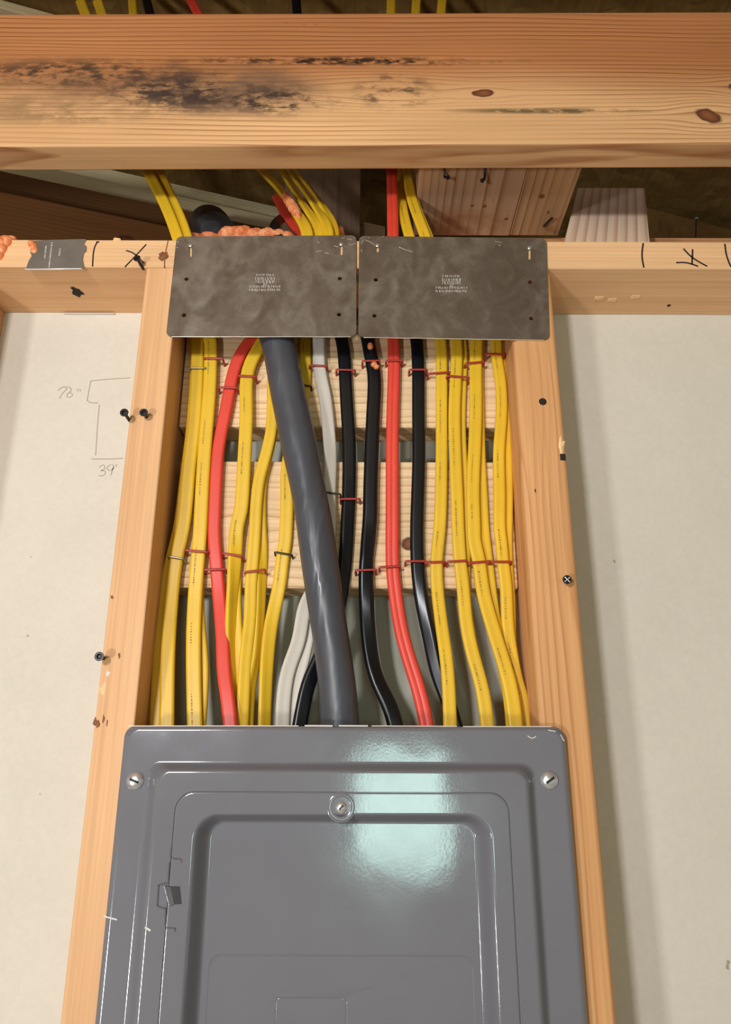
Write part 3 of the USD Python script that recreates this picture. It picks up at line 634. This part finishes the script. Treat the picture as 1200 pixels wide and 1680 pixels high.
cable('red_cable', 'red', [(454, 322, .88), (468, 350, .86), (490, 378, .82), (503, 405, .785), (466, 470, .768), (430, 553), (413, 559), (400, 573), (388, 597), (377.6, 636), (371, 672), (360, 728), (354.8, 785), (352.2, 842), (351.5, 880), (354.7, 921), (359.5, 977), (365.5, 1048), (368, 1105), (373.7, 1147), (382, 1192)], 19.5, 'left red cable bending out from under the left steel plate', depth=.0060, groove=0, t=.0062, fwd=.021)
cable(GY, 'yellow', [(424, 275, .83), (460, 312, .815), (487, 350, .79), (505, 388, U-.004), (486, 470, .751), (436, 553), (424, 572), (414, 590), (405.6, 617), (404.5, 672), (402.5, 728), (399.5, 785), (394.5, 842), (390, 860), (386, 910), (382, 969), (380, 1010), (380, 1060), (384, 1105), (392, 1192)], 21, 'yellow cable curving out beside the left red cable', depth=.0082, printed=True, twist=[(0, 35), (.10, 35), (.2, 0), (.72, 0), (.80, 50), (.92, 55), (1, 30)], fwd=.004)
cable(GY, 'yellow', [(458, 275, .836), (482, 312, .818), (508, 350, .79), (524, 388, U+.003), (492, 470, .7585), (440, 553), (427, 572), (416, 590), (407, 617), (405, 672), (403.5, 728), (401, 785), (396, 842), (391.5, 860), (388, 910), (386, 969), (390, 1050), (396, 1105), (399, 1192)], 18, 'yellow cable mostly hidden behind the one beside the left red cable', depth=.0028, twist=[(0, 50), (.1, 50), (.2, 0), (1, 0)])
cable(GY, 'yellow', [(468, 275, .842), (500, 315, .82), (525, 350, .79), (540, 388, U-.004), (514, 470, .751), (462, 553), (450, 600), (447.5, 643), (446, 700), (441, 728), (433.4, 757), (425.8, 785), (420.7, 828), (418.5, 870), (416, 907), (412, 963), (410, 1020), (403.5, 1077), (400, 1133), (397, 1192)], 18, 'yellow cable bowing left from behind the top of the grey conduit', depth=.0082, twist=[(0, 55), (.1, 55), (.2, 0), (.62, 0), (1, 15)])
cable(GY, 'yellow', [(478, 275, .848), (513, 315, .825), (537, 350, .795), (549, 388, U+.006), (520, 470, .7585), (464, 553), (452, 600), (449, 643), (447, 700), (442.5, 728), (436, 757), (430, 785), (427, 828), (428, 870), (429.5, 907), (428.4, 963), (426, 1020), (421, 1077), (412, 1125), (407, 1192)], 18, 'yellow cable just right of the bowing one, splitting below the lower staple', depth=.0030, twist=[(0, 55), (.1, 55), (.2, 0), (.72, 0), (.8, 45), (.9, 60), (1, 40)])
cable(GY, 'yellow', [(504, 540), (502, 553), (501, 600), (499, 640), (490, 690), (480, 728), (473, 760), (471, 785), (471, 828), (470, 860), (468, 890), (465, 909), (458, 963), (446, 1020), (439, 1077), (436, 1130), (434.5, 1192)], 20, 'printed yellow cable passing behind the grey conduit to its left', depth=.0030, printed=True, twist=[(0, 0), (.7, 0), (.9, 35), (1, 45)])
cable('white_cable', 'white', [(522, 540), (523, 553), (524, 600), (532, 643), (539, 700), (542, 757), (540.5, 810), (540, 870), (532, 920), (516, 965), (501, 995), (490.7, 1048), (476, 1091), (467, 1133), (463.8, 1192)], 20, 'white cable leaving the left side of the conduit at the bottom', depth=.0078, t=.0048, twist=[(0, 0), (.65, 8), (1, 8)])
cable('white_cable', 'white', [(526, 540), (527, 553), (528, 600), (535, 643), (541, 700), (543.5, 757), (542, 810), (543, 870), (538, 920), (526, 965), (514, 1010), (500, 1076), (489, 1120), (483, 1155), (480, 1192)], 17, 'greyer white cable just right of the other white one', depth=.0026, t=.0046)
cable('black_cable', 'black', [(500, 352, .90), (474, 354, .88), (458, 362, .85), (458, 392, .79), (515, 470, .777), (560, 553), (566.6, 609), (570, 672), (573, 728), (572.6, 813), (571, 850), (568, 907), (562, 963), (543, 1040), (513, 1105), (503, 1135), (488, 1192)], 21, 'black cable running behind the grey conduit and out at its lower left', depth=.0042, t=.0075, groove=0, twist=[(0, 0), (.6, 0), (.8, 30), (1, 20)])
cable('black_cable', 'black', [(598, 530), (603, 553), (609, 585), (614, 615), (613, 672), (609.6, 757), (608, 813), (607.3, 850), (602.5, 907), (601, 935), (601.5, 985), (603, 1020), (609, 1077), (621, 1120), (640, 1160), (655, 1192)], 22, 'black cable right of the grey conduit, sweeping right into the panel', depth=.0062, t=.0085, groove=0, twist=[(0, 0), (.5, 0), (.58, 35), (.7, -10), (.85, 30), (1, 0)])
cable('red_cable', 'red', [(640, 200, .82), (643, 275, .80), (644, 330, .785), (645, 388, U), (645, 470, .757), (646, 553), (647, 592), (645, 672), (644, 757), (644, 870), (645, 935), (651.4, 992), (662, 1048), (679, 1105), (692, 1150), (705, 1192)], 20, 'right red cable running straight down between two black cables', depth=.0052, t=.0068, groove=1)
cable('black_cable', 'black', [(680, 540), (683, 553), (686.7, 607), (687, 672), (687.5, 757), (684.5, 860), (685.4, 921), (691, 977), (705.3, 1048), (718.6, 1105), (734, 1147), (754, 1192)], 20.5, 'black cable right of the right red cable, tucked behind a yellow one at the bottom', depth=.0048, fwd=-.002, t=.0080, groove=0, twist=[(0, 0), (.6, 0), (.75, -25), (1, 0)])
cable(GY, 'yellow', [(650, 200, .86), (653, 275, .836), (659, 330, .802), (672, 388, U+.003), (700, 470, .757), (722, 553), (725, 612), (725, 728), (724, 813), (721.5, 870), (716.6, 924), (719, 977), (728, 1048), (735, 1105), (738.5, 1192)], 18.5, 'yellow cable directly right of the third black cable', depth=.0050, fwd=.016, printed=True)
cable(GY, 'yellow', [(665, 200, .84), (668, 275, .82), (677, 330, .79), (698, 388, U-.004), (725, 470, .752), (748, 553), (748.5, 618), (746, 672), (746.7, 728), (749, 785), (751, 842), (752, 870), (755.4, 921), (760, 963), (765.4, 1020), (777, 1077), (792, 1133), (801, 1192)], 19, 'fourth yellow cable from the right stud, with a narrow one behind it', depth=.0082, printed=True)
cable(GY, 'yellow', [(669, 200, .84), (672, 275, .826), (681, 330, .798), (704, 388, U+.006), (733, 470, .7595), (757, 553), (760, 590), (757, 672), (758, 728), (761.5, 785), (763.5, 842), (764, 870), (764.5, 910), (764, 963), (769, 1020), (780, 1077), (793, 1133), (799, 1192)], 15, 'narrow yellow cable tucked behind the fourth one from the right stud', depth=.0026)
cable(GY, 'yellow', [(783, 540), (782.4, 558), (781, 595), (781, 672), (778, 757), (776.5, 813), (778, 870), (778.5, 885), (786, 921), (791.7, 963), (806, 1020), (823.5, 1077), (838.5, 1133), (847, 1192)], 20, 'printed yellow cable slanting right under the right stud side staples', depth=.0085, fwd=.014, printed=True)
cable(GY, 'yellow', [(787, 540), (786, 558), (785, 595), (786, 672), (788, 757), (791, 813), (794, 870), (798, 907), (803, 949), (808, 990), (816, 1040), (826, 1090), (836, 1140), (841, 1192)], 18, 'yellow cable half hidden behind the slanting printed one', depth=.0028)
cable(GY, 'yellow', [(814, 540), (814.5, 558), (815, 581), (820, 615), (823.5, 657), (822, 700), (819, 742), (820, 813), (820.5, 870), (823, 890), (825.7, 921), (830.5, 963), (833, 1020), (838, 1062), (849, 1119), (857, 1147), (860, 1192)], 18, 'yellow cable nearest the right stud, crossing to the far right at the panel', depth=.0078, fwd=-.002, printed=True)
cable(GY, 'yellow', [(818, 540), (818.5, 558), (820, 581), (824, 615), (828, 657), (830, 700), (832, 757), (833, 813), (832, 870), (832, 907), (835, 963), (837, 1020), (838.5, 1070), (845, 1110), (852, 1150), (855, 1192)], 17, 'yellow cable half hidden behind the one nearest the right stud', depth=.0026, fwd=-.002)
# cables seen above the beam only
for nm, col, ln_, lab in [('black_cable', 'black', [(484, -30, .82), (487, 10, .80), (490, 60, .80), (496, 150, .80)], 'black cable above the middle of the beam'),
                     ('black_cable', 'black', [(232, -30, .82), (243, 10, .80), (256, 60, .79), (285, 150, .79)], 'black cable slanting above the beam at upper left'),
                     (GY, 'yellow', [(216, -30, .83), (218, 10, .815), (222, 60, .81), (230, 150, .81)], 'yellow cable above the beam beside a black one'),
                     ('red_cable', 'red', [(300, -30, .82), (320, 14, .80), (345, 60, .80), (390, 150, .80)], 'red cable slanting above the beam'),
                     (GY, 'yellow', [(642, -30, .82), (642, 10, .80), (641, 60, .80), (640, 150, .80)], 'left yellow cable of three above the beam centre'),
                     (GY, 'yellow', [(686, -30, .82), (683, 10, .80), (680, 60, .80), (675, 150, .80)], 'middle yellow cable of three above the beam centre'),
                     (GY, 'yellow', [(729, -30, .82), (725, 10, .80), (721, 60, .80), (712, 150, .80)], 'right yellow cable of three above the beam centre')]:
    q = [P(*p) for p in ln_]; c, _ = spline(q, 20)
    obj(nm, sweep(c, stad(.013, .006)), K[col], label=lab, cat='cable')
# ------------------------------------------------------------------ conduit
cp = [(340, 366, 1.10), (342, 372, .97), (350, 385, .855), (372, 430, .785), (410, 480, .748), (440, 525, .7375), (453, 553, .7365), (467, 615, .738), (484.4, 700, .739), (496.6, 757, .739), (508, 813, .739), (514.5, 850, .738), (526.7, 935, .738), (539, 1020, .738), (551, 1105, .739), (557.5, 1184, .741)]
q = np.array([P(*p) for p in cp]); q = np.vstack([q, [q[-1][0]+.0006, .7415, zt]])
c, s = spline(q, 120)
rr = 1+.05*np.array([meshkit.noise(np.array([[x*9, .3, 1.7]]))[0] if False else math.sin(23*x)*math.sin(11*x+1) for x in s])*np.clip((s-.45)*4, 0, 1)
rr[s < .28] = 1.
con = thing('grey_conduit', 'thick dark grey conduit crossing the cables from the left steel plate to the panel', 'conduit')
obj('tube', sweep(c, circ(.0183, 32), scale=rr), K['conduit'], con, smooth=60)
a, b = P(345, 372, .90), P(343, 372, .98)
obj('elbow_collar', tube([P(352, 384, .86), a, b], .0290, 28, 14), K['pipe'], con, smooth=50)
# ------------------------------------------------------------------ staples
def staple(x0, x1, y, col, label, y2=None, depth=.0105):
    y2 = y if y2 is None else y2
    Yf = BF-depth; a, b = P(x0, y, Yf), P(x1, y2, Yf); a2, b2 = a.copy(), b.copy(); a2[1] = b2[1] = BF+.001
    a2[2] -= .002; b2[2] -= .002
    e = (b-a)/np.linalg.norm(b-a)*.0012
    n = obj('cable_staple', join([tube([a2, a2*.3+a*.7, a+e*.2+[0, -.0001, 0], a+e*1.3+[0, -.0007, 0], b-e*1.3+[0, -.0007, 0], b-e*.2+[0, -.0001, 0], b2*.3+b*.7, b2], .00125 if col == 'staple_red' else .001, 8)]), K[col], label=label, cat='staple')
R_, G_, N_ = 'staple_red', 'staple_grey', 'staple_black'
for a in [(312, 337, 604, G_, 'grey wire staple on the furthest left yellow cables, upper board', 604, .0125),
          (336, 366, 588, R_, 'red staple on the second yellow pair from left, upper board', 589, .0125), (359, 390, 636, R_, 'red staple on the left red cable, upper board', 637, .0105),
          (391, 420, 617, R_, 'red staple on the yellow pair beside the left red cable, upper board', 618, .0125), (487, 511, 631, N_, 'dark staple half hidden right of the conduit top', 634, .007),
          (508, 537, 600, R_, 'red staple on the white cables, upper board', 601, .0110), (552, 583, 607, R_, 'red staple on the black cable nearest the conduit, upper board', 608, .0095),
          (595, 623, 593, R_, 'red staple on the middle black cable, upper board', 592, .0120), (634, 661, 592, R_, 'red staple on the right red cable, upper board', 592, .0100),
          (672, 701, 607, R_, 'red staple on the third black cable, upper board', 607, .0100), (703, 739, 614, R_, 'red staple on the yellow cable beside the third black cable, upper board', 611, .0090),
          (734, 769, 617, R_, 'red staple on the fourth yellow pair from right, upper board', 620, .0120), (764, 795, 597, R_, 'red staple on the slanting yellow pair, upper board', 594, .0125),
          (798, 828, 581, R_, 'red staple on the yellow pair nearest the right stud, upper board', 582, .0118),
          (534, 559, 808, N_, 'dark staple on the white cables, lower board', 811, .0110), (559, 591, 819, R_, 'red staple on the black cable nearest the conduit, lower board', 819, .0095),
          (276, 301, 913, G_, 'grey wire staple on the furthest left yellow cables, lower board', 917, .0125), (304, 340, 903, R_, 'red staple on the second yellow pair from left, lower board', 906, .0125),
          (335, 370, 935, R_, 'red staple on the left red cable, lower board', 934, .0105), (365, 398, 908, R_, 'red staple on the yellow pair beside the left red cable, lower board', 913, .0125),
          (402, 435, 939, R_, 'red staple on the two bowing yellow cables, lower board', 935, .0125), (451, 480, 906, N_, 'dark staple on the printed yellow cable left of the conduit, lower board', 911, .0070),
          (584, 618, 936, R_, 'red staple on the middle black cable, lower board', 935, .0120), (623, 657, 931, R_, 'red staple on the right red cable, lower board', 929, .0100),
          (666, 699, 921, R_, 'red staple on the third black cable, lower board', 921, .0100), (698, 731, 923, R_, 'red staple on the yellow cable beside the third black cable, lower board', 922, .0090),
          (735, 767, 922, R_, 'red staple on the fourth yellow pair from right, lower board', 920, .0120), (769, 805, 924, R_, 'red staple on the slanting yellow pair, lower board', 921, .0125),
          (807, 840, 922, R_, 'red staple on the yellow pair nearest the right stud, lower board', 922, .0118)]:
    staple(*a)
# ------------------------------------------------------------------ screws in the studs
def deck_screw(px, py, out, label, tilt=(0, 0), cross=False, r=.0043):
    t = thing('black_screw', label, 'screw')
    c = P(px, py, F-out); ax = np.array([tilt[0], -1, tilt[1]], float); ax /= np.linalg.norm(ax)
    base = c-ax*(out+.004)
    obj('head', orient(lathe([(0, -.0035), (.0017, -.0035), (.0026, -.002), (r, 0), (r, .0006), (r*.55, .0006), (r*.35, -.0012), (0, -.0014)], 18), c, ax), K['black_screw'], t)
    obj('shank', tube([base, c-ax*.003], .0017, 8), K['black_screw'], t)
    if cross:
        e1 = np.array([.75, 0, .65])*r*.7; e2 = np.array([-.65, 0, .75])*r*.7; p = c+ax*.0008
        obj('driver_glint', join([hull([p-e1, p+e1], .0006), hull([p-e2, p+e2], .0006)]), K['bright'], t)
deck_screw(204, 677, .015, 'black screw nearest the drywall on the left stud, level with another')
deck_screw(236, 677, .010, 'black screw in the middle of the left stud, right of its neighbour')
deck_screw(163, 1077, .012, 'black screw low on the left stud edge above the panel')
deck_screw(931, 951, .008, 'black cross-head screw on the right stud', cross=True)
deck_screw(225, 424, .012, 'black screw through the marker cross on the top plate', tilt=(-.2, .15), r=.004)
# ------------------------------------------------------------------ foam
def foam(name, blobs, label, seed):
    ms = []
    for x, y, Y, r, sy in blobs:
        s = trimesh.creation.icosphere(4, r); v = s.vertices
        nz = meshkit.fbm(v*150+seed*3.1+np.array(P(x, y, Y))*13) if hasattr(meshkit, 'fbm') else np.zeros(len(v))
        v = v*(1+.42*np.asarray(nz).reshape(-1, 1)); v[:, 2] *= sy; s.vertices = v+P(x, y, Y); ms.append(m3.Manifold(m3.Mesh(s.vertices.astype(np.float32), s.faces.astype(np.uint32))))
    u = m3.Manifold.batch_boolean(ms, m3.OpType.Add)
    return obj(name, u, K['foam'], label=label, cat='foam', smooth=60)
foam('sealant_foam', [(322, 397, .80, .012, .6), (345, 395, .80, .012, .6), (380, 390, .80, .0135, .8), (398, 389, .80, .013, .85), (418, 391, .80, .012, .8), (438, 391, .80, .012, .8), (456, 392, .80, .011, .8), (470, 394, .80, .010, .8)], 'lumpy orange sealing foam above the left steel plate', 1)
foam('sealant_foam', [(468, 322, .800, .0032, 1.5), (471, 327, .797, .0040, 1.5), (475, 332, .794, .0044, 1.6), (479, 338, .788, .0046, 1.7), (483, 343, .785, .0046, 1.6), (486, 348, .783, .0042, 1.6), (489, 353, .781, .0034, 1.5), (492, 358, .779, .0024, 1.4)], 'orange foam smear on the yellow cable bundle in the gap', 2)
foam('sealant_foam', [(556, 382, .80, .006, 1.3), (556, 388, .80, .007, 1.)], 'small orange foam lump right of the yellow cable bundle', 3)
foam('sealant_foam', [(2, 400, F+.004, .009, .7), (12, 396, F+.004, .007, .7), (5, 410, F+.003, .006, 1.4), (14, 402, F+.004, .006, .9), (-4, 404, F+.004, .009, 1.2), (2, 420, F+.002, .004, 1.6), (20, 393, F+.005, .005, .6)], 'orange foam blob at the left end of the top plate', 4)
foam('sealant_foam', [(52, 400, F, .0035, 1.), (56, 405, F, .0035, 1.2), (58, 411, F, .003, 1.4), (54, 413, F, .0022, 1.)], 'orange foam bit on the corner of the stud guard', 5)
foam('sealant_foam', [(614, 598, BF-.0105, .0032, 1.), (608, 568, BF-.0115, .003, 1.2), (618, 602, BF-.0105, .0028, 1.)], 'orange foam crumbs on the middle black cable by its staple', 6)
